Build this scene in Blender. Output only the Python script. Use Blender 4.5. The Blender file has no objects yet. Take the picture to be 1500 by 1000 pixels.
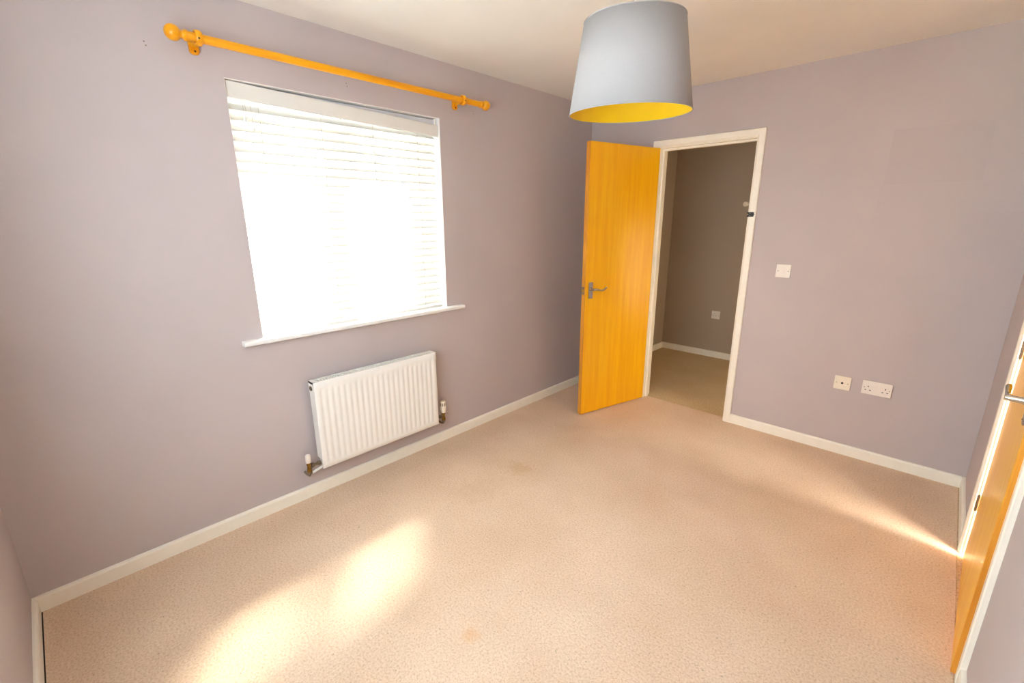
import bpy, bmesh, math, random
from mathutils import Vector, Matrix
random.seed(4)
PI = math.pi
W, L, H = 2.6465, 3.7074, 2.4          # room width (x), length (y), height (z)
SC = bpy.context.scene
COL = SC.collection

# ------------------------------------------------------------------ camera
cd = bpy.data.cameras.new('camera'); cam = bpy.data.objects.new('camera', cd); COL.objects.link(cam)
cd.sensor_width = 36.0; cd.lens = 665.466 * 36 / 1500; cd.clip_start = 0.02
r = Vector((0.720794, 0.693135, -0.004526)); u = Vector((-0.175571, 0.188887, 0.966176)); f = Vector((-0.670545, 0.695619, -0.257843))
m = Matrix((r, u, -f)).transposed().to_4x4(); m.translation = Vector((2.38261, 0.25830, 1.49504))
cam.matrix_world = m
SC.camera = cam

# ------------------------------------------------------------------ world, sun, exposure
wd = bpy.data.worlds.new('sky'); SC.world = wd; wd.use_nodes = True
bg = wd.node_tree.nodes['Background']
bg.inputs['Color'].default_value = (0.82, 0.92, 1.0, 1); bg.inputs['Strength'].default_value = 10.0
sd = bpy.data.lights.new('hazy_sun', 'SUN'); sun = bpy.data.objects.new('hazy_sun', sd); COL.objects.link(sun)
sd.energy = 74.0; sd.angle = math.radians(10); sd.color = (1.0, 0.93, 0.80)
sun.location = (-3, 4, 6)
sun.rotation_euler = Vector((0.52, -0.445, -1.0)).to_track_quat('-Z', 'Y').to_euler()
pl = bpy.data.lights.new('window_portal', 'AREA'); po = bpy.data.objects.new('window_portal', pl); COL.objects.link(po)
pl.shape = 'RECTANGLE'; pl.size = 1.2; pl.size_y = 1.2; pl.cycles.is_portal = True
po.location = (-0.27, 1.535, 1.51); po.rotation_euler = (0, -PI / 2, 0)
p2 = bpy.data.lights.new('fill_window_portal', 'AREA'); po2 = bpy.data.objects.new('fill_window_portal', p2); COL.objects.link(po2)  # portal of the added fill window
p2.shape = 'RECTANGLE'; p2.size = 1.59; p2.size_y = 1.34; p2.cycles.is_portal = True
po2.location = (1.575, -0.118, 1.49); po2.rotation_euler = (PI / 2, 0, PI)

def area(name, loc, to, sx, sy, power, col):
    d = bpy.data.lights.new(name, 'AREA'); o = bpy.data.objects.new(name, d); COL.objects.link(o)
    d.shape = 'RECTANGLE'; d.size = sx; d.size_y = sy; d.energy = power; d.color = col
    o.location = loc; o.rotation_euler = (Vector(to) - Vector(loc)).to_track_quat('-Z', 'Y').to_euler()
    return o
# daylight of the landing beyond the doorway and of the bright room behind the right-hand door
area('landing_daylight', (3.0, 4.60, 0.85), (0.6, 4.2, 0.6), 1.0, 1.1, 15, (1.0, 0.82, 0.55))
area('next_room_ceiling_light', (W + 0.80, 2.50, 2.30), (W + 0.45, 2.70, 1.2), 0.9, 0.9, 480, (1.0, 0.93, 0.80))

vs = SC.view_settings
vs.view_transform = 'Standard'; vs.look = 'None'; vs.gamma = 1.0; vs.use_curve_mapping = False
vs.exposure = 0.3
SC.cycles.max_bounces = 16; SC.cycles.diffuse_bounces = 7; SC.cycles.transparent_max_bounces = 16
SC.cycles.caustics_reflective = False

# ------------------------------------------------------------------ materials
def srgb(r_, g_, b_):
    g = lambda c: (c / 255 / 12.92) if c / 255 <= 0.04045 else ((c / 255 + 0.055) / 1.055) ** 2.4
    return (g(r_), g(g_), g(b_), 1)

class NT:
    def __init__(s, name):
        s.m = bpy.data.materials.new(name); s.m.use_nodes = True; s.t = s.m.node_tree
        s.b = s.t.nodes['Principled BSDF']
        s.co = s.t.nodes.new('ShaderNodeTexCoord')
    def n(s, typ, **kw):
        nd = s.t.nodes.new(typ)
        for k, v in kw.items():
            if k in nd.inputs.keys(): nd.inputs[k].default_value = v
            else: setattr(nd, k, v)
        return nd
    def l(s, a, b): s.t.links.new(a, b)
    def mapped(s, scale, src='Object'):
        mp = s.n('ShaderNodeMapping'); mp.inputs['Scale'].default_value = scale
        s.l(s.co.outputs[src], mp.inputs['Vector']); return mp.outputs[0]
    def noise(s, scale, detail=2, vec=None, rough=0.5):
        nd = s.n('ShaderNodeTexNoise', Scale=scale, Detail=detail, Roughness=rough)
        s.l(vec if vec else s.co.outputs['Object'], nd.inputs['Vector']); return nd.outputs['Fac']
    def ramp(s, fac, stops):
        rp = s.n('ShaderNodeValToRGB'); e = rp.color_ramp.elements
        while len(e) < len(stops): e.new(0.5)
        for i, (p_, c_) in enumerate(stops): e[i].position = p_; e[i].color = c_
        s.l(fac, rp.inputs[0]); return rp.outputs[0]
    def mix(s, fac, a, b, mode='MIX'):
        mx = s.n('ShaderNodeMix', data_type='RGBA', blend_type=mode)
        for sock, v in ((0, fac), (6, a), (7, b)):
            if hasattr(v, 'node'): s.l(v, mx.inputs[sock])
            else: mx.inputs[sock].default_value = v
        return mx.outputs[2]
    def bump(s, h, strength, dist):
        bp = s.n('ShaderNodeBump', Strength=strength, Distance=dist); s.l(h, bp.inputs['Height']); s.l(bp.outputs[0], s.b.inputs['Normal'])
    def set(s, **kw):
        for k, v in kw.items():
            s.b.inputs[k.replace('_', ' ')].default_value = v
        return s

def plain(name, col, rough=0.5, metal=0.0, spec=0.5, var=0.04, scale=14):
    t = NT(name)
    c2 = tuple(c * (1 - var * 2) for c in col[:3]) + (1,)
    t.l(t.ramp(t.noise(scale, 3), [(0.3, c2), (0.7, col)]), t.b.inputs['Base Color'])
    t.set(Roughness=rough, Metallic=metal, Specular_IOR_Level=spec)
    return t.m

def wall_mat(name, col, patches=()):
    t = NT(name)
    c2 = tuple(c * 0.94 for c in col[:3]) + (1,)
    base = t.ramp(t.noise(1.6, 4), [(0.35, c2), (0.65, col)])
    for (px, pz, hw, hh, k) in patches:          # touched-up rectangles of slightly different paint
        sx_ = t.n('ShaderNodeSeparateXYZ'); t.l(t.co.outputs['Object'], sx_.inputs[0]); fs = []
        for ax, c0, hw_ in ((0, px, hw), (2, pz, hh)):
            cm = t.n('ShaderNodeMath', operation='COMPARE'); cm.inputs[1].default_value = c0; cm.inputs[2].default_value = hw_
            t.l(sx_.outputs[ax], cm.inputs[0]); fs.append(cm.outputs[0])
        mu = t.n('ShaderNodeMath', operation='MULTIPLY'); t.l(fs[0], mu.inputs[0]); t.l(fs[1], mu.inputs[1])
        base = t.mix(mu.outputs[0], base, tuple(c * k for c in col[:3]) + (1,))
    t.l(base, t.b.inputs['Base Color'])
    t.bump(t.noise(260, 2), 0.10, 0.002)
    t.set(Roughness=0.75, Specular_IOR_Level=0.25)
    return t.m

def carpet_mat(name, base, dark, light, spots=()):
    t = NT(name)
    pile = t.noise(125, 4, rough=0.75)
    c = t.ramp(pile, [(0.32, dark), (0.47, base), (0.66, light)])
    blotch = t.ramp(t.noise(2.3, 4), [(0.30, (0.90, 0.86, 0.82, 1)), (0.66, (1, 1, 1, 1))])
    c = t.mix(1.0, c, blotch, 'MULTIPLY')
    fleck = t.ramp(t.noise(88, 1, rough=0.5), [(0.71, (0, 0, 0, 1)), (0.77, (0.8, 0.8, 0.8, 1))])
    c = t.mix(fleck, c, tuple(x * 0.55 for x in base[:3]) + (1,))
    for (sx, sy, rad, scol, amt) in spots:
        d = t.n('ShaderNodeVectorMath', operation='DISTANCE'); d.inputs[1].default_value = (sx, sy, 0.0)
        wob = t.n('ShaderNodeVectorMath', operation='MULTIPLY_ADD')
        nz = t.n('ShaderNodeTexNoise', Scale=18.0, Detail=3.0); t.l(t.co.outputs['Object'], nz.inputs['Vector'])
        wob.inputs[1].default_value = (rad * 2, rad * 2, 0); t.l(nz.outputs['Color'], wob.inputs[0]); 
        off = t.n('ShaderNodeVectorMath', operation='SUBTRACT'); off.inputs[1].default_value = (rad, rad, 0)
        t.l(t.co.outputs['Object'], wob.inputs[2]); t.l(wob.outputs[0], off.inputs[0]); t.l(off.outputs[0], d.inputs[0])
        fac = t.n('ShaderNodeMapRange'); fac.inputs['From Min'].default_value = rad; fac.inputs['From Max'].default_value = rad * 0.3
        fac.inputs['To Max'].default_value = amt
        t.l(d.outputs['Value'], fac.inputs['Value'])
        c = t.mix(fac.outputs[0], c, scol)
    t.l(c, t.b.inputs['Base Color'])
    t.bump(pile, 0.45, 0.005)
    t.set(Roughness=0.95, Specular_IOR_Level=0.1)
    return t.m

def wood_mat(name, col, dark, scale=(26, 26, 1.3), rough=0.32, fig=0.5):
    t = NT(name)
    v = t.mapped(scale)
    g = t.noise(1.0, 6, v, 0.6)
    fine = t.noise(5.0, 3, v, 0.6)
    c = t.ramp(g, [(0.32, dark), (0.62, col)])
    c = t.mix(t.ramp(fine, [(0.45, (0, 0, 0, 1)), (0.75, (fig, fig, fig, 1))]), c, dark)
    t.l(c, t.b.inputs['Base Color'])
    t.set(Roughness=rough, Specular_IOR_Level=0.5)
    t.bump(fine, 0.05, 0.001)
    return t.m

def glass_mat():
    m_ = bpy.data.materials.new('pane_glass'); m_.use_nodes = True; t = m_.node_tree; t.nodes.clear()
    out = t.nodes.new('ShaderNodeOutputMaterial'); mx = t.nodes.new('ShaderNodeMixShader')
    tr = t.nodes.new('ShaderNodeBsdfTransparent'); gl = t.nodes.new('ShaderNodeBsdfGlossy'); gl.inputs['Roughness'].default_value = 0.02
    nz = t.nodes.new('ShaderNodeTexNoise'); nz.inputs['Scale'].default_value = 3
    rp = t.nodes.new('ShaderNodeValToRGB'); rp.color_ramp.elements[0].color = (0.95, 0.97, 0.96, 1); rp.color_ramp.elements[1].color = (0.97, 0.98, 0.98, 1)
    t.links.new(nz.outputs['Fac'], rp.inputs[0]); t.links.new(rp.outputs[0], tr.inputs['Color'])
    mx.inputs[0].default_value = 0.05
    t.links.new(tr.outputs[0], mx.inputs[1]); t.links.new(gl.outputs[0], mx.inputs[2]); t.links.new(mx.outputs[0], out.inputs[0])
    return m_

M = {}
M['wall'] = wall_mat('lilac_wall_paint', srgb(193, 182, 182))
M['farwall'] = wall_mat('lilac_wall_paint_touched_up', srgb(193, 182, 182), [(2.215, 1.825, 0.20, 0.145, 0.95), (2.30, 1.60, 0.30, 0.075, 0.975)])
M['hallwall'] = wall_mat('hall_wall_warm_lit', srgb(176, 160, 142))  # same paint as the bedroom, browned to put in the landing's warm light
M['ceil'] = wall_mat('white_ceiling_paint', srgb(238, 234, 228))
M['reveal'] = wall_mat('overexposed_reveal_white', srgb(238, 234, 230))  # wall paint whitened to put the window's overexposure into its colour
M['trim'] = plain('cream_gloss_paint', srgb(246, 241, 228), 0.35, var=0.02)
M['upvc'] = plain('white_upvc', srgb(240, 240, 238), 0.3, var=0.01)
M['blind'] = plain('white_blind_slat', srgb(226, 224, 218), 0.4, var=0.015)
M['head'] = plain('pale_grey_metal_headrail', srgb(205, 208, 214), 0.4, var=0.02)
M['cord'] = plain('pale_cord', srgb(205, 198, 185), 0.8)
M['carpet'] = carpet_mat('beige_carpet', srgb(222, 197, 172), srgb(198, 168, 141), srgb(236, 214, 192),
    [(1.328, 1.125, 0.035, srgb(214, 160, 104), 0.38), (0.648, 2.114, 0.10, srgb(200, 160, 112), 0.35), (0.655, 1.764, 0.16, srgb(206, 172, 136), 0.3)])
M['hallcarpet'] = carpet_mat('hall_carpet', srgb(205, 180, 142), srgb(160, 134, 98), srgb(226, 204, 168))
M['under'] = plain('dark_underlay', srgb(40, 30, 22), 0.95)
M['door'] = wood_mat('varnished_orange_wood', srgb(255, 194, 8), srgb(246, 172, 3), rough=0.28)
M['dooredge'] = wood_mat('door_edge_lipping', srgb(226, 158, 52), srgb(196, 122, 26), rough=0.4)
M['pole'] = wood_mat('varnished_pine', srgb(248, 176, 14), srgb(222, 140, 6), scale=(22, 1.5, 22), rough=0.3)
M['chrome'] = plain('polished_nickel', srgb(205, 200, 192), 0.14, 1.0, var=0.05)
M['brass'] = plain('aged_brass', srgb(168, 130, 62), 0.35, 1.0, var=0.2, scale=60)
M['steel'] = plain('dull_steel', srgb(150, 140, 125), 0.35, 1.0)
M['rad'] = plain('white_radiator_enamel', srgb(242, 240, 235), 0.35, var=0.01)
M['radslot'] = plain('radiator_inner_shade_metal', srgb(95, 92, 90), 0.6)  # dark grey paints in the shade behind the grille slots
M['plastic'] = plain('white_socket_plastic', srgb(238, 230, 220), 0.35, var=0.01)
M['ivory'] = plain('ivory_socket_plastic', srgb(240, 231, 212), 0.35, var=0.01)
M['black'] = plain('black_plastic', srgb(14, 13, 13), 0.4)
M['hole'] = plain('dark_hole', srgb(28, 18, 12), 0.8)
M['screw'] = plain('screw_head', srgb(150, 138, 124), 0.4, 0.8)
M['glass'] = glass_mat()
M['yellow'] = plain('yellow_shade_lining', srgb(240, 200, 20), 0.45, var=0.03)
t_ = NT('grey_shade_fabric')
wv = t_.noise(1.0, 2, t_.mapped((700, 700, 700)))
t_.l(t_.ramp(wv, [(0.3, srgb(156, 154, 155)), (0.7, srgb(163, 161, 162))]), t_.b.inputs['Base Color']); t_.bump(wv, 0.15, 0.001); t_.set(Roughness=0.85, Specular_IOR_Level=0.2)
M['shade'] = t_.m
M['bulb'] = plain('frosted_bulb', srgb(236, 234, 226), 0.25, var=0.01)
M['outside'] = plain('outdoor_paving', srgb(190, 186, 178), 0.9, scale=0.5)

# ------------------------------------------------------------------ mesh helpers
def box(bm, x0, x1, y0, y1, z0, z1):
    v = [bm.verts.new(p) for p in ((x0,y0,z0),(x1,y0,z0),(x1,y1,z0),(x0,y1,z0),(x0,y0,z1),(x1,y0,z1),(x1,y1,z1),(x0,y1,z1))]
    for q in ((3,2,1,0),(4,5,6,7),(0,1,5,4),(1,2,6,5),(2,3,7,6),(3,0,4,7)): bm.faces.new([v[i] for i in q])
    return v

def lathe(bm, prof, axis='z', c=(0,0,0), n=28):
    """prof: list of (radius, height along axis); closed at ends"""
    def P(rad, h, a):
        ca, sa = rad * math.cos(a), rad * math.sin(a)
        p = {'z': (ca, sa, h), 'y': (sa, h, ca), 'x': (h, ca, sa)}[axis]
        return (c[0] + p[0], c[1] + p[1], c[2] + p[2])
    rings = [[bm.verts.new(P(rad, h, 2 * PI * k / n)) for k in range(n)] for rad, h in prof]
    for a, b in zip(rings, rings[1:]):
        for k in range(n): bm.faces.new((a[k], a[(k+1) % n], b[(k+1) % n], b[k]))
    bm.faces.new(rings[0][::-1]); bm.faces.new(rings[-1])

def tube(bm, pts, rads, n=12, sx=1.0):
    pts = [Vector(p) for p in pts]
    if not hasattr(rads, '__len__'): rads = [rads] * len(pts)
    rings = []; prev = None
    for i, p in enumerate(pts):
        d = (pts[min(i+1, len(pts)-1)] - pts[max(i-1, 0)]).normalized()
        ref = prev if prev else (Vector((0,0,1)) if abs(d.z) < 0.9 else Vector((1,0,0)))
        a = (ref - d * ref.dot(d)).normalized(); b = d.cross(a); prev = a
        rings.append([bm.verts.new(p + rads[i] * (a * math.cos(2*PI*k/n) * sx + b * math.sin(2*PI*k/n))) for k in range(n)])
    for a, b in zip(rings, rings[1:]):
        for k in range(n): bm.faces.new((a[k], a[(k+1) % n], b[(k+1) % n], b[k]))
    bm.faces.new(rings[0][::-1]); bm.faces.new(rings[-1])

def prism(bm, poly, axis, a0, a1):
    """extrude 2-D polygon; axis 'x': poly=(y,z), 'y': poly=(x,z), 'z': poly=(x,y)"""
    def P(q, a): return {'x': (a, q[0], q[1]), 'y': (q[0], a, q[1]), 'z': (q[0], q[1], a)}[axis]
    A = [bm.verts.new(P(q, a0)) for q in poly]; B = [bm.verts.new(P(q, a1)) for q in poly]
    n = len(poly)
    for k in range(n): bm.faces.new((A[k], A[(k+1) % n], B[(k+1) % n], B[k]))
    bm.faces.new(A[::-1]); bm.faces.new(B)

def rrect(w, h, rad, n=5, cx=0, cy=0):
    out = []
    for (sx, sy, a0) in ((1,1,0),(-1,1,PI/2),(-1,-1,PI),(1,-1,1.5*PI)):
        for k in range(n + 1):
            a = a0 + PI / 2 * k / n
            out.append((cx + sx * (w/2 - rad) + rad * math.cos(a), cy + sy * (h/2 - rad) + rad * math.sin(a)))
    return out

def obj(name, bm, mat, parent=None, smooth=False, bevel=0.0, loc=None, rot=None):
    bmesh.ops.recalc_face_normals(bm, faces=bm.faces[:])
    me = bpy.data.meshes.new(name); bm.to_mesh(me); bm.free()
    me.materials.append(mat)
    o = bpy.data.objects.new(name, me); COL.objects.link(o)
    if bevel:
        b = o.modifiers.new('bevel', 'BEVEL'); b.width = bevel; b.segments = 3; b.limit_method = 'ANGLE'; b.angle_limit = math.radians(40)
        smooth = True
    if smooth:
        for p in me.polygons: p.use_smooth = True
        e = o.modifiers.new('split', 'EDGE_SPLIT') if not bevel else None
        if e: e.split_angle = math.radians(42)
        else:
            wn = o.modifiers.new('wn', 'WEIGHTED_NORMAL'); wn.keep_sharp = True
    if loc: o.location = loc
    if rot: o.rotation_euler = rot
    if parent: o.parent = parent
    return o

def tag(o, label, cat, group=None, kind=None):
    o['label'] = label; o['category'] = cat
    if group: o['group'] = group
    if kind: o['kind'] = kind
    return o

def empty(name, loc=(0,0,0), rot=(0,0,0)):
    o = bpy.data.objects.new(name, None); COL.objects.link(o); o.location = loc; o.rotation_euler = rot
    o.empty_display_size = 0.05
    return o

def boxes(name, lst, mat, parent=None, bevel=0.0):
    bm = bmesh.new()
    for b in lst: box(bm, *b)
    return obj(name, bm, mat, parent, bevel=bevel)

# ------------------------------------------------------------------ the room shell
T = 0.12
Y5 = 5.35                       # far wall of the landing
DX0, DX1, DZ = 0.632, 1.308, 2.012     # clear opening of the doorway in the far wall
RY0, RY1 = 2.168, 2.966                # clear opening of the door in the right wall
WY0, WY1, WZ0, WZ1 = 0.966, 2.110, 0.925, 2.090   # window opening

S = 'structure'
# floor: dark sub-floor with a carpet laid just short of the skirting on the right and near walls
floor = boxes('floor', [(-0.28, W + 1.75, -0.12, Y5 + 0.12, -0.16, -0.012)], M['under'])
tag(floor, 'beige speckled fitted carpet covering the room floor', 'floor', kind=S)
boxes('carpet', [(0.012, W - 0.019, 0.019, 3.766, -0.0118, 0.0)], M['carpet'], floor)
hf = boxes('hall_carpet', [(0.0, 3.1, 3.771, Y5, -0.0118, 0.0)], M['hallcarpet'], floor)
boxes('next_room_carpet', [(W - 0.018, W + 1.6, 1.4, 3.7, -0.0118, -0.001)], M['hallcarpet'], floor)
ceil = boxes('ceiling', [(-0.28, W + 1.75, -0.12, Y5 + 0.12, H, H + 0.12)], M['ceil'])
tag(ceil, 'plain white painted ceiling', 'ceiling', kind=S)

wl = boxes('wall_left', [(-0.28, 0, -0.12, WY0, 0, H), (-0.28, 0, WY1, L + T, 0, H), (-0.28, 0, WY0, WY1, 0, WZ0), (-0.28, 0, WY0, WY1, WZ1, H)], M['wall'])
tag(wl, 'pale lilac wall holding the window above the radiator', 'wall', kind=S)
boxes('window_reveal', [(-0.20, -0.002, WY1 - 0.003, WY1 + 0.001, WZ0, WZ1), (-0.20, -0.002, WY0 - 0.001, WY0 + 0.003, WZ0, WZ1), (-0.20, -0.002, WY0, WY1, WZ1 - 0.003, WZ1 + 0.001)], M['reveal'], wl)
for (hy, hz) in ((0.708, 2.163), (0.712, 2.150), (1.526, 2.170), (1.530, 2.156), (2.381, 2.166), (2.384, 2.152)):
    bm = bmesh.new(); lathe(bm, [(0.0030, 0.0), (0.0022, 0.0008)], 'x', (0, hy, hz), 10); obj('screw_hole', bm, M['steel'], wl)

wf = boxes('wall_far', [(0, DX0 - 0.027, L, L + T, 0, H), (DX1 + 0.027, W, L, L + T, 0, H), (DX0 - 0.027, DX1 + 0.027, L, L + T, DZ + 0.027, H)], M['farwall'])
tag(wf, 'lilac end wall with the open doorway, switch and sockets', 'wall', kind=S)
wr = boxes('wall_right', [(W, W + T, -0.12, RY0 - 0.027, 0, H), (W, W + T, RY1 + 0.027, L + T, 0, H), (W, W + T, RY0 - 0.027, RY1 + 0.027, DZ + 0.027, H)], M['wall'])
tag(wr, 'lilac wall along the right edge around the ajar door', 'wall', kind=S)
NX0, NX1, NZ0, NZ1 = 0.80, 2.35, 0.84, 2.14       # added window, unseen behind the camera, to fill the room with light
wn = boxes('wall_near', [(0, NX0, -0.12, 0, 0, H), (NX1, W, -0.12, 0, 0, H), (NX0, NX1, -0.12, 0, 0, NZ0), (NX0, NX1, -0.12, 0, NZ1, H)], M['wall'])
tag(wn, 'shaded lilac wall at the lower left corner of the picture', 'wall', kind=S)

# landing beyond the doorway and the room behind the right-hand door
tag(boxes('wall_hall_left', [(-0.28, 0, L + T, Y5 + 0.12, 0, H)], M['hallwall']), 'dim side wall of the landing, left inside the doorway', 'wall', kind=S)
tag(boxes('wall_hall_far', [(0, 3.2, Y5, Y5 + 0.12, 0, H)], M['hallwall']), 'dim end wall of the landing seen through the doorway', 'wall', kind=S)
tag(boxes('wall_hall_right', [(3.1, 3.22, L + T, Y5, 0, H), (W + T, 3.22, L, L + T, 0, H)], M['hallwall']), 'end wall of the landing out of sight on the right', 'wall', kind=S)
tag(boxes('wall_next_room', [(W + 1.5, W + 1.75, 1.28, L + T, 0, H), (W + T, W + 1.5, 1.28, 1.4, 0, H), (3.22, W + 1.5, L, L + T, 0, H)], M['hallwall']), 'walls of the bright room behind the right-hand door', 'wall', kind=S)

def skirting(name, a, b, n, label, mat=M['trim'], h=0.068, t=0.015):
    """a->b along the wall foot, n = unit normal into the room"""
    a, b, n = Vector(a), Vector(b), Vector(n)
    prof = [(0, 0), (t, 0), (t, h - 0.010), (t - 0.003, h - 0.003), (t - 0.009, h), (0, h)]
    bm = bmesh.new()
    A = [bm.verts.new((a.x + n.x * p, a.y + n.y * p, q)) for p, q in prof]; B = [bm.verts.new((b.x + n.x * p, b.y + n.y * p, q)) for p, q in prof]
    k = len(prof)
    for i in range(k): bm.faces.new((A[i], A[(i+1) % k], B[(i+1) % k], B[i]))
    bm.faces.new(A[::-1]); bm.faces.new(B)
    return tag(obj(name, bm, mat), label, 'skirting board', kind=S)
AW = 0.052     # architrave width
skirting('baseboard_left', (0, 0, 0), (0, L, 0), (1, 0, 0), 'cream skirting board along the window wall under the radiator')
skirting('baseboard_far', (DX1 + AW, L, 0), (W - 0.015, L, 0), (0, -1, 0), 'cream skirting board below the wall sockets')
skirting('baseboard_far_left', (0.015, L, 0), (DX0 - AW, L, 0), (0, -1, 0), 'short cream skirting board hidden behind the open door')
skirting('baseboard_right', (W, L, 0), (W, RY1 + AW, 0), (-1, 0, 0), 'short cream skirting board between far corner and ajar door')
skirting('baseboard_right_near', (W, RY0 - AW, 0), (W, 0, 0), (-1, 0, 0), 'cream skirting board at the lower right picture corner')
skirting('baseboard_near', (0.015, 0, 0), (W - 0.015, 0, 0), (0, 1, 0), 'cream skirting board at the lower left picture edge')
skirting('baseboard_hall_left', (0, L + T, 0), (0, Y5, 0), (1, 0, 0), 'skirting board on the side wall of the landing')
skirting('baseboard_hall_far', (0.015, Y5, 0), (3.1, Y5, 0), (0, -1, 0), 'skirting board on the end wall of the landing')
tag(boxes('ground', [(-40, -0.9, -30, 30, -3.1, -3.0)], M['outside']), 'pale paved ground outside the window', 'ground', kind=S)

# ------------------------------------------------------------------ door frames (lining, stop and architrave)
def arch_prof(w=0.050, t=0.017):
    # (across, out): inner edge at 0
    return [(0, 0), (0, t * 0.55), (0.006, t * 0.75), (0.012, t), (w - 0.004, t), (w, t - 0.004), (w, 0)]
tr1 = tag(empty('trim_1', (0, 0, 0)), 'cream painted frame around the open doorway in the far wall', 'door frame', kind=S)
def arch_side(parent, sgn, xin, ztop, place):
    """upright architrave: 'across' runs away from opening; place(across_coord, out, z) -> xyz"""
    bm = bmesh.new(); pr = arch_prof()
    A = [bm.verts.new(place(xin + sgn * a, o, 0.0)) for a, o in pr]; B = [bm.verts.new(place(xin + sgn * a, o, ztop + a)) for a, o in pr]
    k = len(pr)
    for i in range(k): bm.faces.new((A[i], A[(i+1) % k], B[(i+1) % k], B[i]))
    bm.faces.new(A[::-1]); bm.faces.new(B)
    obj('architrave', bm, M['trim'], parent)
def arch_head(parent, x0, x1, ztop, place):
    bm = bmesh.new(); pr = arch_prof()
    A = [bm.verts.new(place(x0 - a, o, ztop + a)) for a, o in pr]; B = [bm.verts.new(place(x1 + a, o, ztop + a)) for a, o in pr]
    k = len(pr)
    for i in range(k): bm.faces.new((A[i], A[(i+1) % k], B[(i+1) % k], B[i]))
    bm.faces.new(A[::-1]); bm.faces.new(B)
    obj('architrave', bm, M['trim'], parent)
pf = lambda a, o, z: (a, L - o, z)
arch_side(tr1, -1, DX0 - 0.004, DZ + 0.006, pf); arch_side(tr1, 1, DX1 + 0.004, DZ + 0.006, pf); arch_head(tr1, DX0 - 0.004, DX1 + 0.004, DZ + 0.006, pf)
pb = lambda a, o, z: (a, L + T + o, z)
arch_side(tr1, -1, DX0 - 0.004, DZ + 0.006, pb); arch_side(tr1, 1, DX1 + 0.004, DZ + 0.006, pb); arch_head(tr1, DX0 - 0.004, DX1 + 0.004, DZ + 0.006, pb)
boxes('lining', [(DX0 - 0.027, DX0, L, L + T, 0, DZ)], M['trim'], tr1)
boxes('lining', [(DX1, DX1 + 0.027, L, L + T, 0, DZ)], M['trim'], tr1)
boxes('lining', [(DX0 - 0.027, DX1 + 0.027, L, L + T, DZ, DZ + 0.027)], M['trim'], tr1)
boxes('door_stop', [(DX0, DX0 + 0.013, L + 0.042, L + 0.075, 0, DZ - 0.013)], M['trim'], tr1)
boxes('door_stop', [(DX1 - 0.013, DX1, L + 0.042, L + 0.075, 0, DZ - 0.013)], M['trim'], tr1)
boxes('door_stop', [(DX0, DX1, L + 0.042, L + 0.075, DZ - 0.013, DZ)], M['trim'], tr1)

tr2 = tag(empty('trim_2', (0, 0, 0)), 'white painted frame around the ajar door at the right edge', 'door frame', kind=S)
pr_ = lambda a, o, z: (W - o, a, z)
arch_side(tr2, -1, RY0 - 0.004, DZ + 0.006, pr_); arch_side(tr2, 1, RY1 + 0.004, DZ + 0.006, pr_); arch_head(tr2, RY0 - 0.004, RY1 + 0.004, DZ + 0.006, pr_)
boxes('lining', [(W, W + T, RY0 - 0.027, RY0, 0, DZ)], M['trim'], tr2)
boxes('lining', [(W, W + T, RY1, RY1 + 0.027, 0, DZ)], M['trim'], tr2)
boxes('lining', [(W, W + T, RY0 - 0.027, RY1 + 0.027, DZ, DZ + 0.027)], M['trim'], tr2)

# ------------------------------------------------------------------ doors
def hinge(parent, x, y, z, xdir=(1, 0)):
    bm = bmesh.new()
    for k in range(3): lathe(bm, [(0.0055, z - 0.036 + k * 0.0245), (0.0055, z - 0.036 + k * 0.0245 + 0.0225)], 'z', (x, y, 0), 14)
    lathe(bm, [(0.003, z - 0.04), (0.003, z + 0.04)], 'z', (x, y, 0), 10)
    return obj('hinge', bm, M['steel'], parent, smooth=True)

def lever_handle(parent, x, z, yface, out, xdir):
    """scroll lever on a short backplate; door-local frame: x along leaf, y through it; out = +-1 face direction, xdir = way the lever points"""
    bm = bmesh.new(); prism(bm, rrect(0.040, 0.122, 0.004, 4, x, z), 'y', yface, yface + out * 0.007)
    plate = obj('handle_plate', bm, M['chrome'], parent, bevel=0.0018)
    for dz in (-0.051, 0.051):
        for dx in (-0.013, 0.013):
            bm = bmesh.new(); lathe(bm, [(0.0032, 0), (0.0026, out * 0.0012)], 'y', (x + dx, yface + out * 0.007, z + dz), 10); obj('screw', bm, M['steel'], plate)
    bm = bmesh.new(); zl = z + 0.010
    lathe(bm, [(0.0125, 0), (0.0125, out * 0.008), (0.0095, out * 0.014), (0.009, out * 0.046), (0.007, out * 0.05)], 'y', (x, yface + out * 0.006, zl), 20)
    yy = yface + out * 0.046
    pts = [(0, 0), (0.015, 0.001), (0.032, -0.002), (0.05, -0.007), (0.068, -0.010), (0.085, -0.009), (0.100, -0.003), (0.112, 0.006), (0.118, 0.011)]
    rad = [0.0095, 0.0095, 0.0085, 0.0075, 0.0068, 0.0066, 0.0070, 0.0082, 0.006]
    tube(bm, [(x + xdir * a, yy, zl + b) for a, b in pts], rad, 14)
    obj('lever', bm, M['chrome'], parent, smooth=True)

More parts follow.
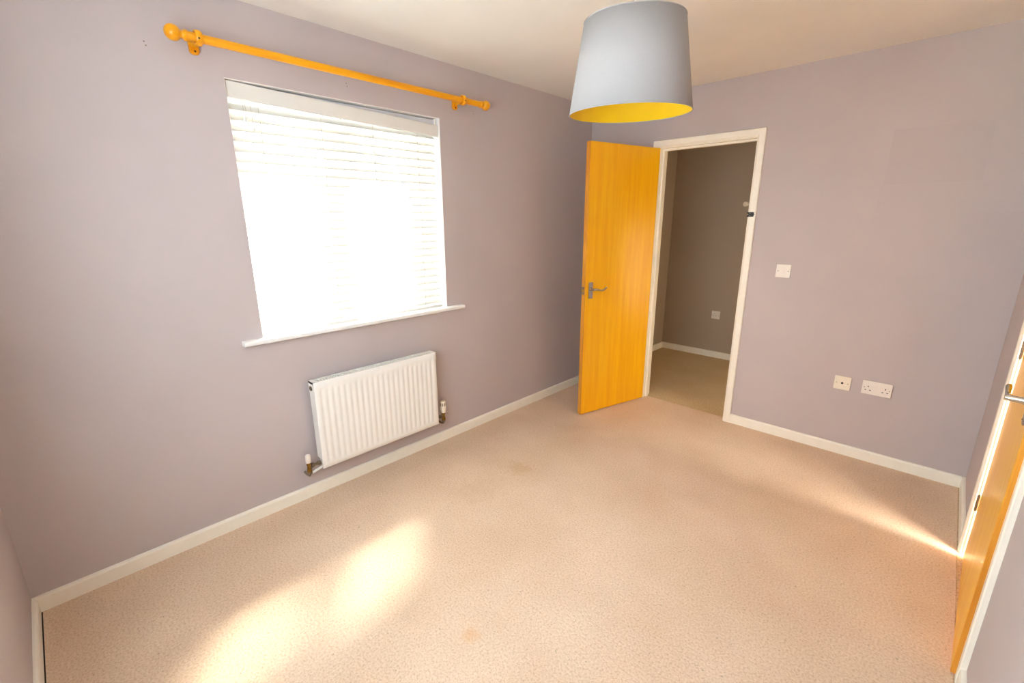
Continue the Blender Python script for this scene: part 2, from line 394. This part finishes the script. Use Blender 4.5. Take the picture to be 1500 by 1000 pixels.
def door(name, label, hx, hy, ang, width, height, thick, side, mat_face, zb=0.008, handle_z=0.99):
    """leaf local frame: x from hinge to free edge, y = through the leaf (0 .. side*thick), visible face at y=0"""
    d = empty(name, (hx, hy, 0), (0, 0, ang)); tag(d, label, 'door', kind=S)
    y0, y1 = sorted((0, side * thick))
    bm = bmesh.new(); box(bm, 0.002, width - 0.006, y0, y1, zb, zb + height)
    leaf = obj('leaf', bm, M['door'], d, bevel=0.0015)
    bm = bmesh.new(); box(bm, width - 0.006, width, y0 + 0.0005, y1 - 0.0005, zb, zb + height)
    obj('edge_lipping', bm, M['dooredge'], d, bevel=0.0012)
    ym = (y0 + y1) / 2
    bm = bmesh.new(); prism(bm, rrect(0.024, 0.058, 0.002, 3, ym, handle_z), 'x', width - 0.001, width + 0.0015)
    lp = obj('latch_plate', bm, M['steel'], d, bevel=0.0006)
    bm = bmesh.new(); prism(bm, [(width, ym - 0.007), (width + 0.011, ym - 0.007), (width + 0.002, ym + 0.007), (width, ym + 0.007)], 'z', handle_z - 0.010, handle_z + 0.010)
    obj('latch_bolt', bm, M['brass'], lp)
    lever_handle(d, width - 0.052, handle_z, 0.0, -side, -1)
    lever_handle(d, width - 0.052, handle_z, side * thick, side, -1)
    return d

# open leaf: hinge face corner (0.639, 3.694) -> free face corner (0.463, 3.024)
a1 = math.atan2(3.024 - 3.694, 0.463 - 0.639)
d1 = door('door_1', 'orange varnished wooden door standing open into the room', 0.639, 3.694, a1, 0.693, 2.006, 0.036, -1, M['door'])
for z in (0.24, 1.02, 1.80): hinge(d1, -0.004, -0.038, z)
# ajar leaf: hinge by the far jamb, free edge towards the camera
GAP = 0.040
a2 = -PI / 2 - math.radians(2.3)
d2 = door('door_2', 'orange varnished wooden door ajar at the right picture edge', W + 0.001, RY1 - GAP, a2, 0.778, 1.998, 0.038, 1, M['door'], zb=0.010, handle_z=0.965)
for z in (0.285, 0.985, 1.80): hinge(d2, -0.006, -0.005, z)

# ------------------------------------------------------------------ window
w1 = tag(empty('window_1', (-0.21, WY0, WZ0)), 'white framed two-light window flooded with daylight', 'window', kind=S)
def wbox(name, y0, y1, z0, z1, x0=-0.245, x1=-0.185, parent=w1, mat=None, bevel=0.003):
    bm = bmesh.new(); box(bm, x0 + 0.21, x1 + 0.21, y0 - WY0, y1 - WY0, z0 - WZ0, z1 - WZ0); return obj(name, bm, mat or M['upvc'], parent, bevel=bevel)
FZ0 = 0.945
fw_ = 0.050
wbox('frame_jamb', WY0, WY0 + fw_, FZ0, WZ1); wbox('frame_jamb', WY1 - fw_, WY1, FZ0, WZ1)
wbox('frame_head', WY0 + fw_, WY1 - fw_, WZ1 - fw_, WZ1); wbox('frame_sill', WY0 + fw_, WY1 - fw_, WZ0, FZ0 + fw_)
ym_ = 0.5 * (WY0 + WY1); wbox('mullion', ym_ - 0.032, ym_ + 0.032, FZ0 + fw_, WZ1 - fw_)
for (ya, yb) in ((WY0 + fw_, ym_ - 0.032), (ym_ + 0.032, WY1 - fw_)):
    za, zb_ = FZ0 + fw_, WZ1 - fw_; sw = 0.042
    wbox('sash_stile', ya, ya + sw, za, zb_, -0.235, -0.175); wbox('sash_stile', yb - sw, yb, za, zb_, -0.235, -0.175)
    wbox('sash_rail', ya + sw, yb - sw, za, za + sw, -0.235, -0.175); wbox('sash_rail', ya + sw, yb - sw, zb_ - sw, zb_, -0.235, -0.175)
    wbox('glazing_bar', ya + sw, yb - sw, 1.452, 1.480, -0.222, -0.188)
    wbox('pane', ya + sw - 0.005, yb - sw + 0.005, za + sw - 0.005, 1.455, -0.207, -0.203, mat=M['glass'], bevel=0)
    wbox('pane', ya + sw - 0.005, yb - sw + 0.005, 1.477, zb_ - sw + 0.005, -0.207, -0.203, mat=M['glass'], bevel=0)
w2 = tag(empty('added_fill_window', (NX0, -0.08, NZ0)), 'added white framed fill-light window, unseen in the near wall behind the viewpoint', 'window', kind=S)
def w2box(name, x0, x1, z0, z1, y0=-0.11, y1=-0.05, mat=None):
    bm = bmesh.new(); box(bm, x0 - NX0, x1 - NX0, y0 + 0.08, y1 + 0.08, z0 - NZ0, z1 - NZ0); return obj(name, bm, mat or M['upvc'], w2, bevel=0 if mat else 0.003)
w2box('frame_jamb', NX0, NX0 + 0.05, NZ0, NZ1); w2box('frame_jamb', NX1 - 0.05, NX1, NZ0, NZ1)
w2box('frame_head', NX0 + 0.05, NX1 - 0.05, NZ1 - 0.05, NZ1); w2box('frame_sill', NX0 + 0.05, NX1 - 0.05, NZ0, NZ0 + 0.05)
w2box('mullion', 1.545, 1.605, NZ0 + 0.05, NZ1 - 0.05)
w2box('pane', 1.60, NX1 - 0.045, NZ0 + 0.045, NZ1 - 0.045, -0.082, -0.078, M['glass'])
w2box('pane', NX0 + 0.045, 1.55, NZ0 + 0.045, NZ1 - 0.045, -0.082, -0.078, M['glass'])
# sill board with horns and a rounded nose
bm = bmesh.new()
sy0, sy1, sz0, sz1, sx = 0.872, 2.232, 0.918, 0.943, 0.042
box(bm, -0.185, 0.0, WY0 + 0.003, WY1 - 0.003, sz0, sz1)
nose = [(0.0, sz0), (sx - 0.008, sz0), (sx - 0.002, sz0 + 0.004), (sx, sz0 + 0.0125), (sx - 0.002, sz1 - 0.004), (sx - 0.008, sz1), (0.0, sz1)]
prism(bm, nose, 'y', sy0, sy1)
tag(obj('trim_3', bm, M['upvc'], bevel=0.002), 'white window sill board with rounded front edge', 'window sill', kind=S)

# ------------------------------------------------------------------ venetian blind
bl = tag(empty('venetian_blind', (-0.055, ym_, WZ1)), 'white slatted venetian blind with a slipped valance in the window', 'blind')
BX, BY, BZ = -0.055, ym_, WZ1
by0, by1 = WY0 + 0.008, WY1 - 0.010
bm = bmesh.new(); box(bm, -0.082 - BX, -0.030 - BX, by0 - BY, by1 - 0.010 - BY, 2.030 - BZ, 2.082 - BZ)
hr = obj('headrail', bm, M['head'], bl, bevel=0.002)
bm = bmesh.new(); box(bm, -0.085 - BX, -0.027 - BX, by1 - 0.012 - BY, by1 + 0.002 - BY, 2.026 - BZ, 2.086 - BZ); obj('headrail_bracket', bm, M['upvc'], hr, bevel=0.002)
# valance, slipped down at its far end
bm = bmesh.new(); Lv = by1 - by0 + 0.004
prism(bm, [(-0.006, -0.033), (0.004, -0.033), (0.006, -0.028), (0.006, 0.026), (0.003, 0.033), (-0.006, 0.033)], 'y', 0.0, Lv)
v_ = obj('valance', bm, M['blind'], bl, bevel=0.0012)
v_.location = (-0.018 - BX, by0 - 0.002 - BY, 2.052 - BZ); v_.rotation_euler = (math.atan2(-0.034, Lv), 0, 0)
# slats
NS = 24; sp = 0.0437; tilt = math.radians(41); sw_ = 0.047
bm = bmesh.new(); nseg = 6; A = []; B = []
pts = []
for k in range(nseg + 1):
    q = -1 + 2 * k / nseg; pts.append((q * sw_ / 2, 0.0022 * (1 - q * q)))
poly = [(a, b + 0.0013) for a, b in pts] + [(a, b - 0.0013) for a, b in pts[::-1]]
prism(bm, poly, 'y', by0 + 0.004 - BY, by1 - 0.006 - BY)
s0 = obj('slat', bm, M['blind'], bl, smooth=True)
ztop = 1.990
for k in range(NS):
    o = s0 if k == 0 else s0.copy()
    if k: COL.objects.link(o); o.parent = bl
    o.location = (0, 0, ztop - k * sp - BZ); o.rotation_euler = (0, tilt + math.radians(random.uniform(-1.2, 1.2)), 0)
zb_r = ztop - NS * sp + 0.008
bm = bmesh.new(); box(bm, -0.025, 0.025, by0 + 0.004 - BY, by1 - 0.006 - BY, zb_r - 0.010 - BZ, zb_r + 0.008 - BZ)
obj('bottom_rail', bm, M['blind'], bl, bevel=0.003)
for yl in (1.100, 1.388, 1.676, 1.964):
    for (dx) in (-0.0215, 0.0215):
        bm = bmesh.new(); tube(bm, [(dx, yl - BY, 2.03 - BZ), (dx, yl - BY, zb_r - BZ)], 0.0011, 6); obj('ladder_string', bm, M['cord'], bl)
    bm = bmesh.new()
    for k in range(NS):
        z = ztop - k * sp - BZ; c_, s_ = math.cos(tilt) * 0.0215, math.sin(tilt) * 0.0215
        tube(bm, [(-0.0215, yl - BY, z + s_ - 0.003), (0.0215, yl - BY, z - s_ - 0.003)], 0.0009, 5)
    obj('ladder_rung', bm, M['cord'], bl)
for (yl, ze) in ((1.030, 1.955), (1.040, 1.94), (1.062, 1.925)):
    bm = bmesh.new(); tube(bm, [(0.030, yl - BY, 2.03 - BZ), (0.031, yl - BY + 0.003, (2.03 + ze) / 2 - BZ), (0.030, yl - BY + 0.004, ze - BZ)], 0.0011, 6)
    cdo = obj('pull_cord', bm, M['cord'], bl)
    bm = bmesh.new(); lathe(bm, [(0.002, ze), (0.0045, ze - 0.006), (0.006, ze - 0.026), (0.004, ze - 0.030)], 'z', (0, 0, 0), 12)
    tz = obj('cord_tassel', bm, M['upvc'], cdo, smooth=True); tz.location = (0.030, yl - BY + 0.004, -BZ)

# ------------------------------------------------------------------ curtain pole
PX, PZ, PR = 0.085, 2.192, 0.0165
cp = tag(empty('curtain_pole', (PX, 1.6, PZ)), 'orange varnished wooden curtain pole with ball ends above the window', 'curtain pole')
bm = bmesh.new(); lathe(bm, [(PR, -0.765), (PR, 0.765)], 'y', (0, 0, 0), 28); obj('pole', bm, M['pole'], cp, smooth=True)
def finial(sg):
    bm = bmesh.new()
    pr = [(PR, 0), (0.0195, 0.001), (0.0205, 0.006), (0.0195, 0.011), (0.0150, 0.014), (0.0135, 0.019), (0.0160, 0.023), (0.0165, 0.026)]
    R_ = 0.0285; c0 = 0.026 + 0.0215
    for k in range(1, 13):
        a = PI * (0.80 - 0.80 * k / 12)
        pr.append((max(R_ * math.sin(a), 0.0008), c0 + R_ * math.cos(a)))
    lathe(bm, [(r_, sg * h) for r_, h in pr], 'y', (0, sg * 0.765, 0), 28)
    obj('finial', bm, M['pole'], cp, smooth=True)
finial(-1); finial(1)
def bracket(y):
    y -= 1.6
    e = bmesh.new(); prism(e, rrect(0.036, 0.066, 0.014, 6, y, -0.008), 'x', -PX, -PX + 0.013)
    pl_ = obj('bracket_plate', e, M['pole'], cp, bevel=0.003)
    for z in (0.010, -0.029):
        bm = bmesh.new(); lathe(bm, [(0.0042, -PX + 0.0128), (0.0036, -PX + 0.0142)], 'x', (0, y + 0.002, z), 12); obj('screw_hole', bm, M['hole'], pl_)
    bm = bmesh.new(); lathe(bm, [(0.0150, -PX + 0.010), (0.0120, -PX + 0.020), (0.0110, -0.040), (0.0140, -0.024), (0.0150, -0.014)], 'x', (0, y, -0.006), 20)
    obj('bracket_arm', bm, M['pole'], cp, smooth=True)
    bm = bmesh.new(); n, k_ = 32, 10
    ring = []
    for i in range(n):
        a = 2 * PI * i / n; row = []
        for j in range(k_):
            b = 2 * PI * j / k_; rr = 0.0225 + 0.0062 * math.cos(b)
            row.append(bm.verts.new((rr * math.cos(a), y + 0.0125 * math.sin(b), rr * math.sin(a))))
        ring.append(row)
    for i in range(n):
        for j in range(k_): bm.faces.new((ring[i][j], ring[(i+1) % n][j], ring[(i+1) % n][(j+1) % k_], ring[i][(j+1) % k_]))
    rg = obj('bracket_ring', bm, M['pole'], cp, smooth=True)
    bm = bmesh.new(); lathe(bm, [(0.0036, 0.0275), (0.0030, 0.0298)], 'x', (0, y - 0.003, -0.007), 12); obj('screw_hole', bm, M['hole'], rg)
bracket(0.870); bracket(2.226)

# ------------------------------------------------------------------ radiator
ra = tag(empty('radiator', (0, 1.533, 0.185)), 'white ribbed panel radiator on the wall below the window', 'radiator')
ry0, ry1, rz0, rz1 = 1.140 - 1.533, 1.926 - 1.533, 0.0, 0.497
xf = 0.100
bm = bmesh.new(); NF = 22; mar = 0.022
fl = (ry1 - ry0 - 2 * mar) / NF
cols = [(ry0, -0.006), (ry0 + 0.004, 0.0), (ry0 + mar, 0.0)]
for k in range(NF):
    b = ry0 + mar + k * fl
    cols += [(b + fl * 0.20, 0.0), (b + fl * 0.38, -0.0028), (b + fl * 0.62, -0.0028), (b + fl * 0.80, 0.0)]
cols += [(ry1 - mar, 0.0), (ry1 - 0.004, 0.0), (ry1, -0.006)]
rows = [(rz0, 0.0, -0.006), (rz0 + 0.004, 0.0, 0.0), (rz0 + 0.030, 0.0, 0), (rz0 + 0.040, 0.75, 0), (rz0 + 0.050, 1.0, 0), (rz1 - 0.064, 1.0, 0), (rz1 - 0.054, 0.75, 0), (rz1 - 0.044, 0.0, 0), (rz1 - 0.004, 0.0, 0), (rz1, 0.0, -0.006)]
G = []
for (z, k, ex) in rows:
    row = []
    for i, (y, d) in enumerate(cols):
        edge = i < 1 or i > len(cols) - 2
        row.append(bm.verts.new((xf + (d if edge else d * k) + ex, y, z)))
    G.append(row)
for a, b in zip(G, G[1:]):
    for i in range(len(cols) - 1): bm.faces.new((a[i], a[i+1], b[i+1], b[i]))
front = obj('front_panel', bm, M['rad'], ra)
sm = front.modifiers.new('solid', 'SOLIDIFY'); sm.thickness = 0.003; sm.offset = -1
for p in front.data.polygons: p.use_smooth = True
boxes('back_panel', [(0.040, 0.048, ry0 + 0.01, ry1 - 0.01, rz0 + 0.005, rz1 - 0.015)], M['rad'], ra, bevel=0.002)
boxes('convector_fin', [(0.050, 0.090, ry0 + 0.02, ry1 - 0.02, rz0 + 0.04, rz1 - 0.03)], M['radslot'], ra)
boxes('side_panel', [(0.036, 0.095, ry0 + 0.001, ry0 + 0.004, rz0 + 0.055, rz1 - 0.048)], M['rad'], ra, bevel=0.001)
boxes('side_panel', [(0.036, 0.095, ry1 - 0.004, ry1 - 0.001, rz0 + 0.055, rz1 - 0.048)], M['rad'], ra, bevel=0.001)
# top grille: a rim and cross bars
g = empty('top_grille'); g.parent = ra
bm = bmesh.new()
box(bm, 0.034, 0.046, ry0, ry1, rz1 - 0.012, rz1 + 0.001); box(bm, 0.084, 0.098, ry0, ry1, rz1 - 0.010, rz1 + 0.001)
box(bm, 0.046, 0.084, ry0, ry0 + 0.020, rz1 - 0.010, rz1 + 0.001); box(bm, 0.046, 0.084, ry1 - 0.020, ry1, rz1 - 0.010, rz1 + 0.001)
box(bm, 0.034, 0.098, ry0, ry0 + 0.003, rz1 - 0.048, rz1 + 0.001); box(bm, 0.034, 0.098, ry1 - 0.003, ry1, rz1 - 0.048, rz1 + 0.001)
bpy.data.objects.remove(g)
g = obj('top_grille', bm, M['rad'], ra, bevel=0.001)
nb = 46; bm = bmesh.new(); box(bm, 0.046, 0.084, -0.0026, 0.0026, rz1 - 0.008, rz1); b0 = obj('grille_bar', bm, M['rad'], g)
for k in range(nb):
    o = b0 if k == 0 else b0.copy()
    if k: COL.objects.link(o); o.parent = g
    o.location = (0, ry0 + 0.020 + (k + 0.5) * (ry1 - ry0 - 0.04) / nb, 0)
# blanking plug at upper left end
bm = bmesh.new(); lathe(bm, [(0.013, 0.004), (0.013, -0.004), (0.009, -0.006), (0.009, -0.002)], 'y', (0.066, ry0, rz1 - 0.036), 18); obj('air_vent_plug', bm, M['steel'], ra, smooth=True)
def valve(name, y, sg, thermo):
    """valve below end of the radiator; sg -1 left, +1 right (local y offset from panel end)"""
    yc = (ry0 if sg < 0 else ry1) + sg * 0.062
    zc = 0.030
    bm = bmesh.new()
    lathe(bm, [(0.0105, -0.020), (0.0125, -0.018), (0.0125, -0.002), (0.0100, 0.0), (0.0100, 0.020), (0.0120, 0.022), (0.0120, 0.036)], 'z', (0.066, yc, zc - 0.012), 16)
    v = obj(name, bm, M['brass'], ra, smooth=True)
    bm = bmesh.new()
    lathe(bm, [(0.0075, 0), (0.0075, -sg * 0.012), (0.0135, -sg * 0.013), (0.0135, -sg * 0.026), (0.0085, -sg * 0.027), (0.0085, -sg * 0.046), (0.0115, -sg * 0.047), (0.0115, -sg * 0.064)], 'y', (0.066, yc, zc), 8)
    obj('tail_nut', bm, M['steel'], v)
    bm = bmesh.new(); lathe(bm, [(0.0132, -0.022), (0.0132, -0.008)], 'z', (0.066, yc, zc - 0.018), 6); obj('compression_nut', bm, M['steel'], v)
    bm = bmesh.new(); tube(bm, [(0.066, yc, zc - 0.030), (0.066, yc, zc - 0.046), (0.058, yc, zc - 0.056), (0.040, yc, zc - 0.060), (0.0, yc, zc - 0.060)], 0.0075, 12); obj('feed_pipe', bm, M['steel'], v, smooth=True)
    bm = bmesh.new()
    if thermo: prof = [(0.0145, 0.0), (0.0160, 0.003), (0.0160, 0.012), (0.0175, 0.014), (0.0195, 0.020), (0.0195, 0.045), (0.0180, 0.048), (0.0175, 0.076), (0.0155, 0.082), (0.006, 0.084)]
    else: prof = [(0.0130, 0.0), (0.0140, 0.002), (0.0138, 0.040), (0.0120, 0.044), (0.004, 0.0445)]
    lathe(bm, prof, 'z', (0.066, yc, zc + 0.024), 24)
    h_ = obj('thermostat_head' if thermo else 'valve_cap', bm, M['ivory'] if thermo else M['plastic'], v, smooth=True)
    if thermo:
        for k in range(8):
            a = 2 * PI * k / 8; bm = bmesh.new(); box(bm, -0.0012, 0.0012, -0.003, 0.003, 0.075, 0.096)
            o = obj('vent_slot', bm, M['screw'], h_); o.location = (0.066 + 0.0176 * math.cos(a), yc + 0.0176 * math.sin(a), zc - 0.001); o.rotation_euler = (0, 0, a)
    return v
valve('thermostatic_valve', 0, 1, True); valve('lockshield_valve', 0, -1, False)
bm = bmesh.new(); tube(bm, [(0.060, ry0 - 0.045, -0.016), (0.060, ry0 + 0.030, 0.006)], 0.007, 12); obj('pipe_cover', bm, M['rad'], ra, smooth=True)
for yb in (ry0 + 0.14, ry1 - 0.14):
    boxes('wall_bracket', [(0.0, 0.042, yb - 0.012, yb + 0.012, rz0 + 0.03, rz1 - 0.05)], M['rad'], ra)

# ------------------------------------------------------------------ pendant lampshade
SCX, SCY, SZB = 1.509, 1.7368, 1.8382
la = tag(empty('pendant_lampshade', (SCX, SCY, SZB), (0.0427, 0.0227, 0)), 'pale grey drum lampshade with yellow lining hanging from the ceiling', 'lampshade')
Rb, Rt, Hs = 0.200, 0.1584, 0.2675
def cone(rb, rt, z0, z1, n=96):
    bm = bmesh.new(); A = [bm.verts.new((rb*math.cos(2*PI*k/n), rb*math.sin(2*PI*k/n), z0)) for k in range(n)]; B = [bm.verts.new((rt*math.cos(2*PI*k/n), rt*math.sin(2*PI*k/n), z1)) for k in range(n)]
    for k in range(n): bm.faces.new((A[k], A[(k+1) % n], B[(k+1) % n], B[k]))
    return bm
o = obj('shade', cone(Rb, Rt, 0, Hs), M['shade'], la); sm = o.modifiers.new('solid', 'SOLIDIFY'); sm.thickness = 0.0012; sm.offset = -1
for p in o.data.polygons: p.use_smooth = True
o = obj('lining', cone(Rb - 0.0016, Rt - 0.0016, 0.001, Hs - 0.001), M['yellow'], la); sm = o.modifiers.new('solid', 'SOLIDIFY'); sm.thickness = 0.0008; sm.offset = -1
for p in o.data.polygons: p.use_smooth = True
def ringtube(name, R_, z, rad, mat, parent):
    bm = bmesh.new(); n = 72; rows_ = []
    for i in range(n):
        a = 2*PI*i/n; rows_.append([bm.verts.new(((R_ + rad*math.cos(b*PI/4))*math.cos(a), (R_ + rad*math.cos(b*PI/4))*math.sin(a), z + rad*math.sin(b*PI/4))) for b in range(8)])
    for i in range(n):
        for j in range(8): bm.faces.new((rows_[i][j], rows_[(i+1) % n][j], rows_[(i+1) % n][(j+1) % 8], rows_[i][(j+1) % 8]))
    return obj(name, bm, mat, parent, smooth=True)
ringtube('bottom_rim', Rb - 0.0005, 0.0005, 0.0018, M['shade'], la); ringtube('top_rim', Rt - 0.0005, Hs - 0.0005, 0.0018, M['shade'], la)
sg_ = ringtube('shade_ring', 0.021, Hs - 0.035, 0.0022, M['upvc'], la)
for k in range(3):
    a = 2*PI*k/3 + 0.4; bm = bmesh.new(); tube(bm, [(0.021*math.cos(a), 0.021*math.sin(a), Hs - 0.035), ((Rt - 0.002)*math.cos(a), (Rt - 0.002)*math.sin(a), Hs - 0.004)], 0.0018, 8); obj('spoke', bm, M['upvc'], sg_)
bm = bmesh.new(); lathe(bm, [(0.006, 0.02), (0.014, 0.012), (0.017, 0.0), (0.019, -0.03), (0.017, -0.045)], 'z', (0, 0, Hs - 0.030), 24); obj('lamp_holder', bm, M['upvc'], la, smooth=True)
zt = H - SZB
bm = bmesh.new(); 
top = Vector((SCX - 0.0, SCY, H))
# cord and ceiling rose hang plumb, so undo the tilt of the shade for them
inv = Matrix.Rotation(0.0427, 3, 'X'); inv = (Matrix.Rotation(0.0227, 3, 'Y') @ inv).inverted()
hold = Vector((0, 0, Hs - 0.012))
ceilp = inv @ (Vector((0, 0, H - SZB)) + Vector(((la.rotation_euler.to_matrix() @ hold).x, (la.rotation_euler.to_matrix() @ hold).y, 0)))
tube(bm, [hold, ceilp], 0.0035, 10); obj('cord', bm, M['upvc'], la, smooth=True)
bm = bmesh.new(); lathe(bm, [(0.040, 0), (0.040, -0.006), (0.032, -0.020), (0.012, -0.028), (0.006, -0.034)], 'z', (0, 0, 0), 32)
o = obj('ceiling_rose', bm, M['upvc'], la, smooth=True); o.location = ceilp; o.rotation_euler = inv.to_euler()

# ------------------------------------------------------------------ switch and sockets (on the far wall, local frame: x right, y into wall, z up)
def plate(name, label, cat, cx, cz, w, h, mat, wall_y=L, group=None):
    e = tag(empty(name, (cx, wall_y, cz)), label, cat, group)
    bm = bmesh.new(); prism(bm, rrect(w, h, 0.004, 4), 'y', 0.0, -0.009); obj('face_plate', bm, mat, e, bevel=0.0025)
    return e
def dot(name, e, x, z, rad, mat, d=0.0006):
    bm = bmesh.new(); lathe(bm, [(rad, -0.0088), (rad, -0.0092 - d)], 'y', (x, 0, z), 14); return obj(name, bm, mat, e)
def slot(e, x, z, w, h):
    bm = bmesh.new(); box(bm, x - w/2, x + w/2, -0.0097, -0.0085, z - h/2, z + h/2); return obj('pin_slot', bm, M['hole'], e)
def rocker(e, x, z, w, h):
    bm = bmesh.new(); prism(bm, [(-0.008, -h/2), (-0.0135, -h/2), (-0.0105, 0), (-0.0115, h/2), (-0.008, h/2)], 'x', x - w/2, x + w/2)
    o = obj('rocker', bm, M['plastic'], e, bevel=0.0008); o.location.z = z; return o
e = plate('light_switch', 'white single light switch on the far wall beside the doorway', 'switch', 1.574, 1.160, 0.087, 0.087, M['plastic'])
rocker(e, 0, 0.002, 0.017, 0.027); dot('screw', e, -0.030, 0, 0.0032, M['screw']); dot('screw', e, 0.030, 0, 0.0032, M['screw'])
e = plate('aerial_socket', 'ivory square aerial socket left of the double plug socket', 'socket', 2.0023, 0.4780, 0.087, 0.088, M['ivory'])
dot('aerial_hole', e, 0, 0, 0.0066, M['hole']); dot('screw', e, -0.030, 0, 0.0030, M['screw']); dot('screw', e, 0.030, 0, 0.0030, M['screw'])
def pins(e, x, z):
    slot(e, x, z + 0.011, 0.0042, 0.0085); slot(e, x - 0.0115, z - 0.011, 0.0085, 0.0042); slot(e, x + 0.0115, z - 0.011, 0.0085, 0.0042)
e = plate('double_socket', 'white double plug socket low on the far wall', 'socket', 2.1770, 0.4820, 0.146, 0.086, M['plastic'])
pins(e, -0.042, -0.004); pins(e, 0.042, -0.004)
rocker(e, -0.010, 0.022, 0.017, 0.024); rocker(e, 0.010, 0.022, 0.017, 0.024)
dot('screw', e, -0.0605, 0, 0.0030, M['screw']); dot('screw', e, 0.0605, 0, 0.0030, M['screw'])
e = plate('single_socket', 'single plug socket on the landing wall seen through the doorway', 'socket', 0.595, 0.478, 0.087, 0.087, M['plastic'], Y5)
pins(e, -0.010, 0.0); rocker(e, 0.026, 0.016, 0.014, 0.022); dot('screw', e, -0.033, 0, 0.0030, M['screw']); dot('screw', e, 0.036, -0.004, 0.0030, M['screw'])

# small black catch screwed to the door frame, with a notch facing the opening
e = tag(empty('door_catch', (1.331, L - 0.0165, 1.5255)), 'small black notched catch screwed to the right door frame upright', 'catch')
bm = bmesh.new(); prism(bm, [(-0.022, -0.0155), (0.017, -0.0155), (0.019, -0.0135), (0.019, -0.004), (0.026, 0.0), (0.019, 0.004), (0.019, 0.0135), (0.017, 0.0155), (-0.022, 0.0155), (-0.022, 0.008), (-0.012, 0.0), (-0.022, -0.008)], 'y', 0.0, -0.007)
obj('catch_body', bm, M['black'], e, bevel=0.0008)
for z in (-0.008, 0.008):
    bm = bmesh.new(); lathe(bm, [(0.0026, -0.0068), (0.0020, -0.0082)], 'y', (-0.004, 0, z), 10); obj('screw', bm, M['screw'], e)
# round cream knob on the landing wall
e = tag(empty('wall_knob', (0.772, Y5, 1.640)), 'small round cream knob on the landing wall by the frame', 'knob')
bm = bmesh.new(); lathe(bm, [(0.022, 0.0), (0.022, -0.006), (0.012, -0.010), (0.011, -0.022), (0.020, -0.030), (0.024, -0.038), (0.020, -0.046), (0.006, -0.049)], 'y', (0, 0, 0), 24); obj('knob_body', bm, M['ivory'], e, smooth=True)
